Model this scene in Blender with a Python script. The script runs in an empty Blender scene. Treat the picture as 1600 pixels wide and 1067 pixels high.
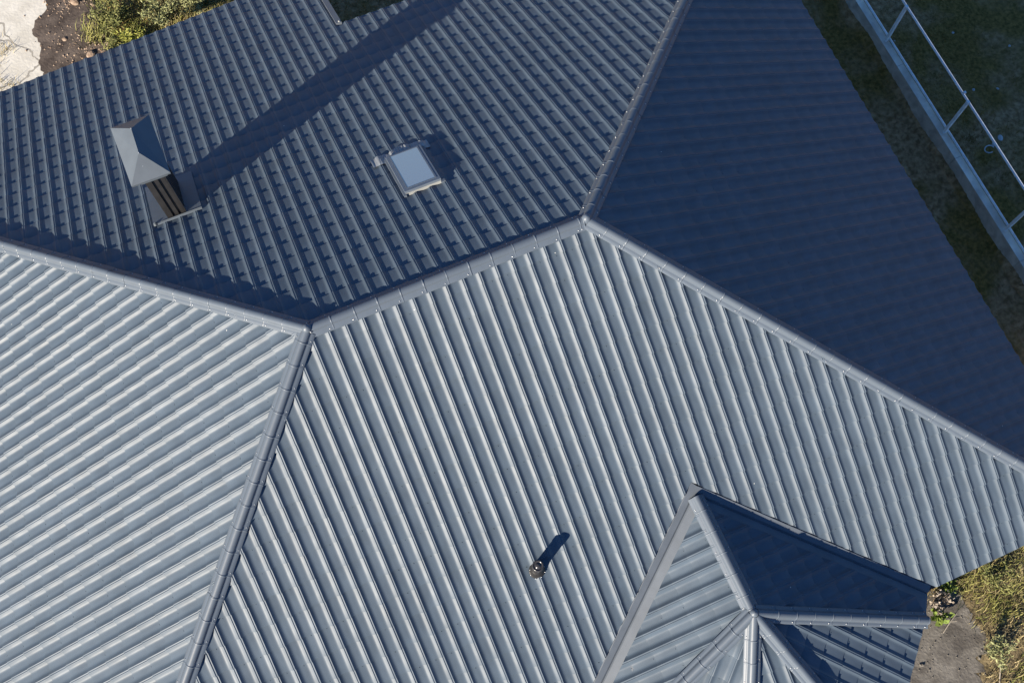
import bpy, bmesh, math, random
import numpy as np
from mathutils import Vector, Matrix
random.seed(7); rng = np.random.default_rng(7)
D = bpy.data
scene = bpy.context.scene
COL = scene.collection

# ------------------------------------------------------------------ camera
F_PX, CAM_POS = 1671.42, Vector((0.3523, -5.0599, 12.9671))
R_CAM = ((0.9165385, -0.4000745, 0.0204306),
         (-0.3732711, -0.8714315, -0.3189717),
         (0.1454163, 0.2847237, -0.9475440))
cam = D.objects.new("camera", D.cameras.new("camera")); COL.objects.link(cam)
r0, r1, r2 = [Vector(r) for r in R_CAM]
M = Matrix((r0, -r1, -r2)).transposed().to_4x4(); M.translation = CAM_POS
cam.matrix_world = M
cam.data.sensor_width = 36.0
cam.data.lens = F_PX * 36.0 / 1600.0
cam.data.clip_start = 0.1; cam.data.clip_end = 2000
scene.camera = cam

# ------------------------------------------------------------------ light
SUN_EL = math.radians(24.5)
LIGHT_AZ = math.radians(27.3)            # the light travels towards this angle (from east to north)
to_sun = Vector((-math.cos(LIGHT_AZ) * math.cos(SUN_EL), -math.sin(LIGHT_AZ) * math.cos(SUN_EL), math.sin(SUN_EL)))
w = D.worlds.new("World"); scene.world = w; w.use_nodes = True
nt = w.node_tree
sky = nt.nodes.new("ShaderNodeTexSky"); sky.sky_type = 'NISHITA'; sky.sun_disc = False
sky.sun_elevation = SUN_EL
sky.sun_rotation = math.atan2(to_sun.x, to_sun.y)
sky.air_density = 1.0; sky.dust_density = 0.1; sky.ozone_density = 6.0
tint = nt.nodes.new("ShaderNodeMix"); tint.data_type = 'RGBA'; tint.blend_type = 'MULTIPLY'; tint.inputs[0].default_value = 1.0
nt.links.new(sky.outputs[0], tint.inputs[6]); tint.inputs[7].default_value = (0.72, 0.97, 1.20, 1)      # clear deep blue autumn sky
nt.links.new(tint.outputs[2], nt.nodes["Background"].inputs[0])
nt.nodes["Background"].inputs[1].default_value = 0.055
sl = D.lights.new("sun", 'SUN'); sl.energy = 5.0; sl.angle = math.radians(0.5); sl.color = (1.0, 0.89, 0.74)
so = D.objects.new("sun", sl); COL.objects.link(so)
so.rotation_euler = to_sun.to_track_quat('Z', 'Y').to_euler()
scene.view_settings.view_transform = 'Standard'; scene.view_settings.look = 'None'
scene.view_settings.gamma = 1.0; scene.view_settings.exposure = 1.2

# ------------------------------------------------------------------ materials
def mat(name, col, rough=0.6, spec=0.5, metal=0.0, var=0.0, vscale=8.0, bump=0.0, bscale=30.0, col2=None, warp=0.0):
    m = D.materials.new(name); m.use_nodes = True
    t = m.node_tree; b = t.nodes["Principled BSDF"]
    b.inputs["Roughness"].default_value = rough; b.inputs["Metallic"].default_value = metal
    b.inputs["Specular IOR Level"].default_value = spec
    b.inputs["Base Color"].default_value = (*col, 1)
    tc = t.nodes.new("ShaderNodeTexCoord")
    if var or col2:
        n = t.nodes.new("ShaderNodeTexNoise"); n.inputs["Scale"].default_value = vscale; n.inputs["Detail"].default_value = 6
        n.inputs["Distortion"].default_value = warp
        t.links.new(tc.outputs["Object"], n.inputs["Vector"])
        r = t.nodes.new("ShaderNodeValToRGB"); r.color_ramp.elements[0].position = 0.36; r.color_ramp.elements[1].position = 0.66
        a = col if col2 else tuple(c * (1 - var) for c in col); c2 = col2 if col2 else tuple(min(1, c * (1 + var)) for c in col)
        r.color_ramp.elements[0].color = (*a, 1); r.color_ramp.elements[1].color = (*c2, 1)
        t.links.new(n.outputs["Fac"], r.inputs[0]); t.links.new(r.outputs[0], b.inputs["Base Color"])
    if bump:
        n2 = t.nodes.new("ShaderNodeTexNoise"); n2.inputs["Scale"].default_value = bscale; n2.inputs["Detail"].default_value = 5
        t.links.new(tc.outputs["Object"], n2.inputs["Vector"])
        bp = t.nodes.new("ShaderNodeBump"); bp.inputs["Strength"].default_value = bump; bp.inputs["Distance"].default_value = 0.02
        t.links.new(n2.outputs["Fac"], bp.inputs["Height"]); t.links.new(bp.outputs[0], b.inputs["Normal"])
    return m

def roof_mat(ang):
    m = D.materials.new("painted_steel_tile"); m.use_nodes = True
    t = m.node_tree; b = t.nodes["Principled BSDF"]; N = t.nodes.new; Lk = t.links.new
    tc = N("ShaderNodeTexCoord")
    n = N("ShaderNodeTexNoise"); n.inputs["Scale"].default_value = 1.3; n.inputs["Detail"].default_value = 7; Lk(tc.outputs["Object"], n.inputs["Vector"])
    r = N("ShaderNodeValToRGB"); r.color_ramp.elements[0].position = .3; r.color_ramp.elements[1].position = .72
    r.color_ramp.elements[0].color = (0.061, 0.084, 0.110, 1); r.color_ramp.elements[1].color = (0.073, 0.098, 0.126, 1)
    Lk(n.outputs["Fac"], r.inputs[0])
    # sparse pale specks of dirt
    v = N("ShaderNodeTexVoronoi"); v.inputs["Scale"].default_value = 1.7; Lk(tc.outputs["Object"], v.inputs["Vector"])
    lt = N("ShaderNodeMath"); lt.operation = 'LESS_THAN'; lt.inputs[1].default_value = 0.013; Lk(v.outputs["Distance"], lt.inputs[0])
    mx = N("ShaderNodeMix"); mx.data_type = 'RGBA'; Lk(lt.outputs[0], mx.inputs[0]); Lk(r.outputs[0], mx.inputs[6]); mx.inputs[7].default_value = (.5, .5, .47, 1)
    # faint run-off streaks down the slope
    mp = N("ShaderNodeMapping"); mp.inputs["Rotation"].default_value = (0, 0, -ang); Lk(tc.outputs["Object"], mp.inputs["Vector"])
    mp2 = N("ShaderNodeMapping"); mp2.inputs["Scale"].default_value = (.45, 7, 7); Lk(mp.outputs[0], mp2.inputs["Vector"])
    ns = N("ShaderNodeTexNoise"); ns.inputs["Scale"].default_value = 1.0; ns.inputs["Detail"].default_value = 6; Lk(mp2.outputs[0], ns.inputs["Vector"])
    ms = N("ShaderNodeMapRange"); ms.inputs[1].default_value = .3; ms.inputs[2].default_value = .7; ms.inputs[3].default_value = .88; ms.inputs[4].default_value = 1.12; Lk(ns.outputs["Fac"], ms.inputs[0])
    mm = N("ShaderNodeVectorMath"); mm.operation = 'SCALE'; Lk(mx.outputs[2], mm.inputs[0]); Lk(ms.outputs[0], mm.inputs["Scale"])
    Lk(mm.outputs[0], b.inputs["Base Color"])
    n3 = N("ShaderNodeTexNoise"); n3.inputs["Scale"].default_value = 5; n3.inputs["Detail"].default_value = 4; Lk(tc.outputs["Object"], n3.inputs["Vector"])
    mr = N("ShaderNodeMapRange"); mr.inputs[3].default_value = .44; mr.inputs[4].default_value = .56; Lk(n3.outputs["Fac"], mr.inputs[0]); Lk(mr.outputs[0], b.inputs["Roughness"])
    b.inputs["Specular IOR Level"].default_value = 0.33
    n2 = N("ShaderNodeTexNoise"); n2.inputs["Scale"].default_value = 9; n2.inputs["Detail"].default_value = 3; Lk(tc.outputs["Object"], n2.inputs["Vector"])
    bp = N("ShaderNodeBump"); bp.inputs["Strength"].default_value = 0.12; bp.inputs["Distance"].default_value = 0.01
    Lk(n2.outputs["Fac"], bp.inputs["Height"]); Lk(bp.outputs[0], b.inputs["Normal"])
    return m

M_UNDER = mat("roof_underlay", (0.02, 0.022, 0.026), 0.9)
M_CAP = mat("painted_steel_cap", (0.087, 0.108, 0.134), 0.46, var=.08, vscale=3, bump=.05, bscale=12)
M_FLAT = mat("painted_steel_flat", (0.090, 0.106, 0.126), 0.5, var=.08, vscale=4, bump=.06, bscale=7)
M_SCREW = mat("zinc_screw", (0.55, 0.56, 0.56), 0.3, metal=.6)
M_STACK = mat("chimney_steel", (0.028, 0.027, 0.027), 0.45, var=.15, vscale=6)
M_HOOD = mat("hood_steel", (0.088, 0.105, 0.122), 0.45, var=.06, vscale=5, bump=.04, bscale=6)
M_LEAD = mat("apron_metal", (0.24, 0.26, 0.27), 0.5, var=.1, vscale=10)
M_SKYF = mat("window_frame_aluminium", (0.105, 0.13, 0.165), 0.4, metal=.0, var=.05)
M_WHITE = mat("frame_side_pale", (0.26, 0.27, 0.26), 0.6, var=.06)
M_GLASS = mat("window_glass", (0.26, 0.275, 0.285), 0.10, spec=1.0)
M_GLASS.node_tree.nodes["Principled BSDF"].inputs["Coat Weight"].default_value = 1.0
M_GLASS.node_tree.nodes["Principled BSDF"].inputs["IOR"].default_value = 1.55
M_PIPE = mat("vent_plastic", (0.035, 0.034, 0.035), 0.25, var=.1)
M_RUBBER = mat("rubber_collar", (0.018, 0.017, 0.017), 0.5, var=.2, vscale=14)
M_PLASTER = mat("wall_plaster", (0.55, 0.53, 0.49), 0.9, var=.08, bump=.3, bscale=60)
M_BOARD = mat("eave_board", (0.08, 0.085, 0.095), 0.5, var=.1)
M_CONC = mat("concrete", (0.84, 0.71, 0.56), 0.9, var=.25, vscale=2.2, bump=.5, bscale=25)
M_CONC2 = mat("stained_shaded_concrete", (0.36, 0.30, 0.235), 0.95, col2=(.55, .46, .36), vscale=3.5, bump=.5, bscale=18, warp=.8)  # plinth sides: mottled stains, plus their shade put into the darker colour
M_GALV = mat("galvanised_steel", (0.75, 0.76, 0.74), 0.5, metal=.0, var=.1, vscale=9)

# ------------------------------------------------------------------ helpers
G = -7.1
ROOT_AT = Vector((2.2, 0.0, G))
def mesh(name, verts, faces, mats, midx=None, smooth=None):
    me = D.meshes.new(name); me.from_pydata([tuple(v) for v in verts], [], faces)
    for m in mats: me.materials.append(m)
    if midx is not None: me.polygons.foreach_set("material_index", midx)
    if smooth is not None:
        me.polygons.foreach_set("use_smooth", [smooth] * len(faces) if isinstance(smooth, bool) else smooth)
    me.update(); return me
def link(name, me, parent=None, base=None):
    o = D.objects.new(name, me); COL.objects.link(o)
    if parent is not None:
        o.parent = parent
        if base is not None: o.location = -Vector(base)
    return o
def empty(name, loc, label, cat, group=None):
    o = D.objects.new(name, None); COL.objects.link(o); o.location = loc; o.empty_display_size = .2
    o["label"] = label; o["category"] = cat
    if group: o["group"] = group
    return o
def tag(o, label=None, cat=None, group=None, kind=None):
    if label: o["label"] = label
    if cat: o["category"] = cat
    if group: o["group"] = group
    if kind: o["kind"] = kind
    return o
class MB:
    def __init__(s): s.v = []; s.f = []; s.m = []; s.s = []
    def add(s, verts, faces, mi=0, smooth=False):
        n = len(s.v); s.v += [tuple(x) for x in verts]
        for f in faces: s.f.append(tuple(i + n for i in f)); s.m.append(mi); s.s.append(smooth)
    def hexa(s, b, t, mi=0):                       # bottom 4 / top 4 corners
        s.add(list(b) + list(t), [(3, 2, 1, 0), (4, 5, 6, 7), (0, 1, 5, 4), (1, 2, 6, 5), (2, 3, 7, 6), (3, 0, 4, 7)], mi)
    def box(s, x0, x1, y0, y1, z0, z1, mi=0):
        s.hexa([(x0, y0, z0), (x1, y0, z0), (x1, y1, z0), (x0, y1, z0)], [(x0, y0, z1), (x1, y0, z1), (x1, y1, z1), (x0, y1, z1)], mi)
    def tube(s, a, b, r, n=10, mi=0, r2=None, caps=True):
        a = Vector(a); b = Vector(b); d = (b - a).normalized(); r2 = r if r2 is None else r2
        u = d.orthogonal().normalized(); v = d.cross(u); k = len(s.v)
        for p, rr in ((a, r), (b, r2)):
            for i in range(n):
                q = p + (u * math.cos(2 * math.pi * i / n) + v * math.sin(2 * math.pi * i / n)) * rr; s.v.append(tuple(q))
        for i in range(n):
            j = (i + 1) % n; s.f.append((k + i, k + j, k + n + j, k + n + i)); s.m.append(mi); s.s.append(n > 6)
        if caps:
            s.f.append(tuple(k + i for i in reversed(range(n)))); s.m.append(mi); s.s.append(False)
            s.f.append(tuple(k + n + i for i in range(n))); s.m.append(mi); s.s.append(False)
    def lathe(s, c, axis, prof, n=20, mi=0):        # prof: (radius, along axis)
        c = Vector(c); d = Vector(axis).normalized(); u = d.orthogonal().normalized(); v = d.cross(u); k = len(s.v)
        for r, h in prof:
            for i in range(n):
                s.v.append(tuple(c + d * h + (u * math.cos(2 * math.pi * i / n) + v * math.sin(2 * math.pi * i / n)) * r))
        for a in range(len(prof) - 1):
            for i in range(n):
                j = (i + 1) % n
                s.f.append((k + a * n + i, k + a * n + j, k + a * n + n + j, k + a * n + n + i)); s.m.append(mi); s.s.append(True)
    def build(s, name, mats, parent=None, base=None):
        return link(name, mesh(name, s.v, s.f, mats, s.m, s.s), parent, base)

# ------------------------------------------------------------------ roof planes
TS, TW, TE, L = 0.5382, 0.5520, 0.5421, 3.924
WV, STEP = 0.232, 0.3504
HX, HY, HZ = 4.10, -5.45, -1.975
BR = 2.66
EAVE_S, EAVE_E, EAVE_N, EAVE_W = 6.25, 10.35, 6.69, 8.5
def profile(height, half):
    p = half + [(1 - x, h) for x, h in reversed(half[:-1])]
    return np.array([q[0] for q in p]), np.array([q[1] for q in p]) * height
DEEP = profile(.030, [(0, .82), (.026, .86), (.048, 1.0), (.066, .985), (.085, .88), (.13, .66), (.18, .42), (.23, .21), (.28, .08), (.33, .02), (.40, 0), (.5, 0)])
SHALLOW = profile(.0175, [(0, .80), (.026, .84), (.048, 1.0), (.064, .985), (.085, .86), (.12, .62), (.17, .31), (.205, .145), (.25, .045), (.31, .008), (.40, 0), (.5, 0)])
PX, PH = SHALLOW
STEEP = (DEEP[0], DEEP[1] * 1.38)
BASE_OFF = 0.012

class Plane:
    """sloping plane z = z0 - t * ((p - o) . d)"""
    def __init__(s, o, z0, d, t):
        s.o = np.array(o, float); s.z0 = z0; s.d = np.array(d, float); s.d /= np.linalg.norm(s.d); s.t = t
        s.u = np.array([-s.d[1], s.d[0]]); s.k = math.sqrt(1 + t * t)
        s.n = np.array([s.d[0] * t, s.d[1] * t, 1.0]) / s.k
    def z(s, x, y): return s.z0 - s.t * ((x - s.o[0]) * s.d[0] + (y - s.o[1]) * s.d[1])
    def at(s, u, v, h=0.0):                         # u absolute along eave, v slope distance below o
        hd = v / s.k + s.o @ s.d
        xy = s.u * u + s.d * hd
        return np.array([xy[0], xy[1], s.z(xy[0], xy[1])]) + s.n * h

def ge(pa, pb):
    """half-plane where plane pa lies below plane pb:  a*x+b*y+c >= 0"""
    a = pa.t * pa.d[0] - pb.t * pb.d[0]; b = pa.t * pa.d[1] - pb.t * pb.d[1]
    c = (pb.z0 + pb.t * (pb.o @ pb.d)) - (pa.z0 + pa.t * (pa.o @ pa.d))
    return (a, b, c)
def norm_hp(h, off=0.0):
    a, b, c = h; l = math.hypot(a, b); return (a / l, b / l, c / l - off)
def clip_poly(poly, h):
    a, b, c = h; out = []
    for i in range(len(poly)):
        p, q = poly[i], poly[(i + 1) % len(poly)]
        dp = a * p[0] + b * p[1] + c; dq = a * q[0] + b * q[1] + c
        if dp >= 0: out.append(p)
        if (dp >= 0) != (dq >= 0):
            s = dp / (dp - dq); out.append((p[0] + (q[0] - p[0]) * s, p[1] + (q[1] - p[1]) * s))
    return out
BIG = [(-30, -30), (30, -30), (30, 30), (-30, 30)]

def roof_plane(pl, hps, u_phase, v_phase, parent, drops=(), under=None, seed=0, prof=None, lip=.027):
    """profiled sheet clipped by half-planes; drops = lists of half-planes whose common region is cut away"""
    r = np.random.default_rng(seed); PX, PH = prof or DEEP; LIP = .015 if prof is SHALLOW else lip; groove = .006 if prof is SHALLOW else 0.0
    poly = BIG
    for h in hps: poly = clip_poly(poly, h)
    P = np.array(poly)
    us = P @ pl.u; vs = ((P - pl.o) @ pl.d) * pl.k
    i0 = int(math.floor((us.min() - u_phase) / WV)) - 1; i1 = int(math.ceil((us.max() - u_phase) / WV)) + 1
    j0 = int(math.floor((vs.min() - v_phase) / STEP)) - 1; j1 = int(math.ceil((vs.max() - v_phase) / STEP)) + 1
    HP = [norm_hp(h) for h in hps]
    def keep(cu, cv):
        hd = cv / pl.k + pl.o @ pl.d; xy = pl.u * cu + pl.d * hd
        return all(a * xy[0] + b * xy[1] + c > -0.36 for a, b, c in HP)
    V = []; Fc = []; MI = []; SM = []
    npx = len(PX)
    sheet_h = {}
    for j in range(j0, j1):
        run = []
        for i in range(i0, i1 + 1):
            ok = i < i1 and keep(u_phase + (i + .5) * WV, v_phase + (j + .5) * STEP)
            if ok: run.append(i)
            if (not ok) and run:
                a, bnd = run[0], run[-1] + 1; run = []
                cols = []
                for q in range(a, bnd):
                    sh = sheet_h.setdefault((q // 5, (j + 3 * (q // 5)) // 6), (r.normal(0, .0010), r.normal(0, .0012), r.normal(0, .0015)))
                    jig = r.normal(0, .0007)
                    for k in range(npx - 1 if q < bnd - 1 else npx):
                        cols.append((u_phase + (q + PX[k]) * WV + sh[1], PH[k] + sh[0] + jig * (1 if 0 < k < npx - 1 else 0), sh[2], PX[k]))
                n0 = len(V)
                lipw = [LIP + .0016 * r.normal() for _ in cols[::npx - 1]]
                for ci, (u, h, dv, px) in enumerate(cols):
                    lp = LIP
                    pan = math.cos(2 * math.pi * px)            # 1 on crest, -1 in the pan
                    vb = v_phase + (j + 1) * STEP + dv + .006 * pan
                    vt = v_phase + j * STEP + dv + .006 * pan
                    V.append(pl.at(u, vt - .004, BASE_OFF + h - groove))
                    V.append(pl.at(u, vt + .016, BASE_OFF + h + lp * .04))
                    V.append(pl.at(u, vt + STEP * .5, BASE_OFF + h + lp * .47))
                    V.append(pl.at(u, vb - .006, BASE_OFF + h + lp * .97))
                    V.append(pl.at(u, vb, BASE_OFF + h + lp * .93))
                    V.append(pl.at(u, vb, BASE_OFF + h + lp * .93))
                    V.append(pl.at(u, vb + .003, BASE_OFF + h - .004 - groove))
                for ci in range(len(cols) - 1):
                    p = n0 + ci * 7; q = p + 7
                    for k in (0, 1, 2, 3): Fc.append((p + k, p + k + 1, q + k + 1, q + k)); SM.append(True); MI.append(0)
                    Fc.append((p + 5, p + 6, q + 6, q + 5)); SM.append(True); MI.append(0)
    me = mesh("roof_plane", V, Fc, [roof_mat(math.atan2(pl.d[1], pl.d[0])), M_UNDER, M_SCREW], MI, SM)
    bm = bmesh.new(); bm.from_mesh(me)
    def cut(h, clear):
        a, b, c = norm_hp(h)
        bmesh.ops.bisect_plane(bm, geom=bm.verts[:] + bm.edges[:] + bm.faces[:], dist=1e-5,
                               plane_co=(-a * c, -b * c, 0), plane_no=(-a, -b, 0), clear_outer=clear)
    for h in hps: cut(h, True)
    for reg in drops:
        for h in reg: cut(h, False)
        N = [norm_hp(h) for h in reg]
        dead = [f for f in bm.faces if all(a * f.calc_center_median().x + b * f.calc_center_median().y + c > 0 for a, b, c in N)]
        bmesh.ops.delete(bm, geom=dead, context='FACES')
    # flat underlay beneath the sheet
    upolys = under if under else [poly]
    for up in upolys:
        vs_ = [bm.verts.new((x, y, pl.z(x, y))) for x, y in up]
        f = bm.faces.new(vs_); f.material_index = 1
    bmesh.ops.recalc_face_normals(bm, faces=[f for f in bm.faces if f.material_index == 1])
    # screw heads: one every second wave just above each step
    for j in range(j0, j1):
        for i in range(i0, i1):
            if r.random() > .42: continue
            u = u_phase + (i + .5) * WV + r.normal(0, .006); v = v_phase + (j + 1) * STEP + .03
            hd = v / pl.k + pl.o @ pl.d; xy = pl.u * u + pl.d * hd
            if not all(a * xy[0] + b * xy[1] + c > 0.06 for a, b, c in HP): continue
            if any(all(a * xy[0] + b * xy[1] + c > -.05 for a, b, c in [norm_hp(h) for h in reg]) for reg in drops): continue
            c = pl.at(u, v, BASE_OFF + .002); ring = []; ring2 = []
            for q in range(6):
                an = q * math.pi / 3; e = pl.at(u + .0075 * math.cos(an), v + .0075 * math.sin(an), BASE_OFF)
                ring.append(bm.verts.new(e)); ring2.append(bm.verts.new(e + pl.n * .006))
            for q in range(6):
                bm.faces.new((ring[q], ring[(q + 1) % 6], ring2[(q + 1) % 6], ring2[q]))
            bm.faces.new(ring2)
    bm.to_mesh(me); bm.free(); me.update()
    return link("roof_plane", me, parent, ROOT_AT)

house = empty("house", ROOT_AT, "house with grey metal tile hip roof, small chimney, roof window and bay", "house")

PS = Plane((0, 0), 0, (0, -1), TS); PN = Plane((0, 0), 0, (0, 1), TS)
PW = Plane((0, 0), 0, (-1, 0), TW); PE = Plane((L, 0), 0, (1, 0), TE)
def pb(ang, t): a = math.radians(ang); return Plane((HX, HY), HZ, (math.cos(a), math.sin(a)), t)
BW, BSW, BS, BSE, BE = pb(180, .445), pb(225, .455), pb(270, .465), pb(315, .475), pb(0, .483)

S_edge = (0, 1, EAVE_S); N_edge = (0.0844, -1, 8.655); E_edge = (-1, 0, EAVE_E); W_edge = (1, 0, EAVE_W)
# valleys: bay plane above the south plane  ->  region where S lies below the bay planes
vW = ge(PS, BW); vE = ge(PS, BE)
WING_S_W, WING_S_E, WING_B = .12, .125, .13
def shift(h, d): a, b, c = norm_hp(h); return (a, b, c + d)
south = roof_plane(PS, [(0, -1, 0), ge(PS, PW), ge(PS, PE), S_edge], .713 - .008, .2615, house,
                   drops=[[shift(vW, WING_S_W), shift(vE, WING_S_E), (0, -1, -3.2)]], seed=1)
north_poly = [(0, 0), (L, 0), (L + EAVE_N * TS / TE, EAVE_N), (2.43, EAVE_N), (2.43, 8.86), (-4.6, 8.267), (-4.6, 5.75), (-5.6, 5.75)]
north = roof_plane(PN, [(0, 1, 0), ge(PN, PW), ge(PN, PE), N_edge], -(4.4257 - .008), .1475, house,
                   drops=[[(1, 0, -2.43), (0, 1, -EAVE_N)], [(-1, 0, -4.6), (0, 1, -5.75)]], under=[north_poly], seed=2, prof=SHALLOW)
west = roof_plane(PW, [(-1, 0, 0), ge(PW, PN), ge(PW, PS), W_edge, (0, 1, EAVE_S), (0, -1, 5.75)], -(1.1914 - .008), 2.654 - 7 * STEP, house, seed=3)
east = roof_plane(PE, [(1, 0, -L), ge(PE, PN), ge(PE, PS), E_edge], .1, .12, house, seed=4, lip=.016)
def below_s(p, off): return shift(tuple(-q for q in ge(PS, p)), 0) and (lambda h: (-h[0], -h[1], -h[2] - off))(norm_hp(tuple(-q for q in ge(PS, p))))
def bay_hp(p, others, off):
    hp = [ge(p, q) for q in others]
    hp.append((-p.d[0], -p.d[1], BR + p.d @ p.o))
    a, b, c = norm_hp(ge(PS, p)); hp.append((a, b, c - off))     # stays outside the valley
    return hp
roof_plane(BW, bay_hp(BW, [BE, BSW, BS], WING_B), -(-4.8927) - .008, .8176 - 2 * STEP, house, seed=5, prof=STEEP, lip=.014)
roof_plane(BE, bay_hp(BE, [BW, BSE, BS], WING_B), .05, .2, house, seed=6)
roof_plane(BSW, bay_hp(BSW, [BW, BS], .0), .05, .3, house, seed=7)
roof_plane(BS, bay_hp(BS, [BSW, BSE], .0), .11, .16, house, seed=8)
roof_plane(BSE, bay_hp(BSE, [BS, BE], .0), (5.514 - 6.36) * .7071, 2.009 - 5 * STEP, house, seed=9, prof=SHALLOW)

# ------------------------------------------------------------------ ridge and hip caps
def frame(a, b):
    ex = (b - a).normalized(); ey = Vector((0, 0, 1)).cross(ex).normalized(); ez = ex.cross(ey)
    m = Matrix((ex, ey, ez)).transposed().to_4x4(); return m, ex, ey, ez
def side_slope(pl, ey, ez):
    n = Vector(pl.n); return -(n.dot(ey)) / (n.dot(ez))
PIECE = 0.318
def cap_profile(sl, sr, grow=1.0, lift=0.0):
    base = .069
    pts = []
    R = .060 * grow
    def fl(y): return base + (sl if y > 0 else -sr) * 0 + (sl * y if y > 0 else sr * y)
    for y in (-.122, -.118, -.078): pts.append((y, fl(y) + lift + (.0 if y > -.12 else -.012)))
    n = 10
    for i in range(n + 1):
        an = math.pi * (1 - i / n); y = R * math.cos(an)
        pts.append((y, fl(-R) * (1 - (y + R) / (2 * R)) + fl(R) * ((y + R) / (2 * R)) + R * .95 * math.sin(an) + lift + .004))
    for y in (.078, .118, .122): pts.append((y, fl(y) + lift + (.0 if y < .12 else -.012)))
    return pts
def cap_mesh(sl, sr, length):
    mb = MB()
    st = [(-.03, 1.0, .0), (-.02, 1.0, .0), (length - .026, 1.0, .0), (length - .022, 1.0, .0), (length - .018, 1.07, .003), (length - .006, 1.07, .003), (length - .001, 1.0, .0015), (length, .98, -.012)]
    prof = [cap_profile(sl, sr, g, l) for _, g, l in st]
    n = len(prof[0])
    V = []; Fs = []
    for (x, _, _), p in zip(st, prof):
        for y, z in p: V.append((x, y, z))
    for a in range(len(st) - 1):
        for i in range(n - 1): Fs.append((a * n + i, a * n + n + i, a * n + n + i + 1, a * n + i + 1))
    mb.add(V, Fs, 0, True)
    # rivets near the joint
    for y in (-.098, .098, ):
        z = (sl if y > 0 else sr) * y + .069
        mb.lathe((length - .06, y, z), (0, 0, 1), [(.008, 0), (.007, .005), (.001, .008)], 6, 1)
    me = mesh("cap_piece", mb.v, mb.f, [M_CAP, M_SCREW], mb.m, mb.s)
    return me
def cap_run(a, b, pl_left, pl_right, start=0.0, end=None, first=None):
    """one run of caps from a down to b; pl_left lies on the +y side of the run"""
    a = Vector(a); b = Vector(b); m, ex, ey, ez = frame(a, b)
    total = (b - a).length if end is None else end
    sl, sr = side_slope(pl_left, ey, ez), side_slope(pl_right, ey, ez)
    m.translation = a
    # closing strip under the caps: the run's own mesh
    mb = MB(); w_ = .10
    V = [(start, -w_, sr * -w_ + .035), (start, 0, .05), (start, w_, sl * w_ + .035), (total, -w_, sr * -w_ + .035), (total, 0, .05), (total, w_, sl * w_ + .035)]
    V = [m @ Vector(v) for v in V]
    mb.add(V, [(0, 1, 4, 3), (1, 2, 5, 4)])
    run = mb.build("ridge_cap", [M_BOARD], house, ROOT_AT)
    x = start; k = 0; me = cap_mesh(sl, sr, PIECE); one = None
    while x < total - .05:
        ln = PIECE if (k or first is None) else first
        if x + ln > total: ln = total - x
        mm = me if abs(ln - PIECE) < 1e-6 else cap_mesh(sl, sr, ln)
        o = link("cap_piece", mm, run)
        jit = Matrix.Rotation(random.gauss(0, .004), 4, 'Z')
        o.matrix_local = m @ Matrix.Translation((x, random.gauss(0, .0015), random.gauss(0, .0012))) @ jit
        x += ln; k += 1
    return run
def hip_end(pa, pb_, o, zo, sx, sy, dist):
    h = ge(pa, pb_)
    return h
P1 = Vector((0, 0, 0)); P2 = Vector((L, 0, 0))
def along(o, pa, pb_, length, out):
    d = Vector(pa.n).cross(Vector(pb_.n)).normalized()
    if d.z > 0: d = -d
    return Vector(o) + d * length
cap_run(P1, P2, PN, PS, start=.05, end=L - .04, first=.28)
def hip_len(o, pa, pb_, lim):
    d = Vector(pa.n).cross(Vector(pb_.n)).normalized(); d = -d if d.z > 0 else d
    return lim(d)
cap_run(P1, along(P1, PN, PW, 7.2, 0), PW, PN, start=.045, end=7.2)
cap_run(P1, along(P1, PS, PW, 7.4, 0), PS, PW, start=.045, end=7.4, first=.13)
cap_run(P2, along(P2, PN, PE, 10.1, 0), PN, PE, start=.045, end=9.9, first=.2)
cap_run(P2, along(P2, PS, PE, 9.75, 0), PE, PS, start=.045, end=9.7, first=.26)
HUB = Vector((HX, HY, HZ)); VT = Vector((HX, HZ / TS, HZ))
cap_run(VT, HUB, BE, BW, start=.07, end=(HUB - VT).length - .05, first=.2)
bh = BR / math.cos(math.radians(22.5)) * 1.09
cap_run(HUB, along(HUB, BE, BSE, bh, 0), BE, BSE, start=.045, end=bh - .02)
cap_run(HUB, along(HUB, BSE, BS, bh, 0), BSE, BS, start=.045, end=bh - .02)
cap_run(HUB, along(HUB, BS, BSW, bh, 0), BS, BSW, start=.045, end=bh - .02)
cap_run(HUB, along(HUB, BSW, BW, bh, 0), BSW, BW, start=.045, end=bh - .02)
# saddle pieces where the runs meet
for c, rr in ((P1, .066), (P2, .066), (HUB, .066)):
    mb = MB()
    mb.lathe(c + Vector((0, 0, .02)), (0, 0, 1), [(rr + .004, -.03), (rr, .05), (rr - .008, .085), (rr - .022, .102), (rr - .045, .118), (.004, .122)], 18, 0)
    for k in range(9):
        an = random.random() * 6.28; q = rr * (.35 + .75 * random.random())
        mb.lathe(c + Vector((q * math.cos(an), q * math.sin(an), .100 - q * .5)), (0, 0, 1), [(.011, -.012), (.009, .010), (.001, .016)], 6, 1)
    mb.build("ridge_end_cap", [M_CAP, M_SCREW], house, ROOT_AT)

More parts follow.
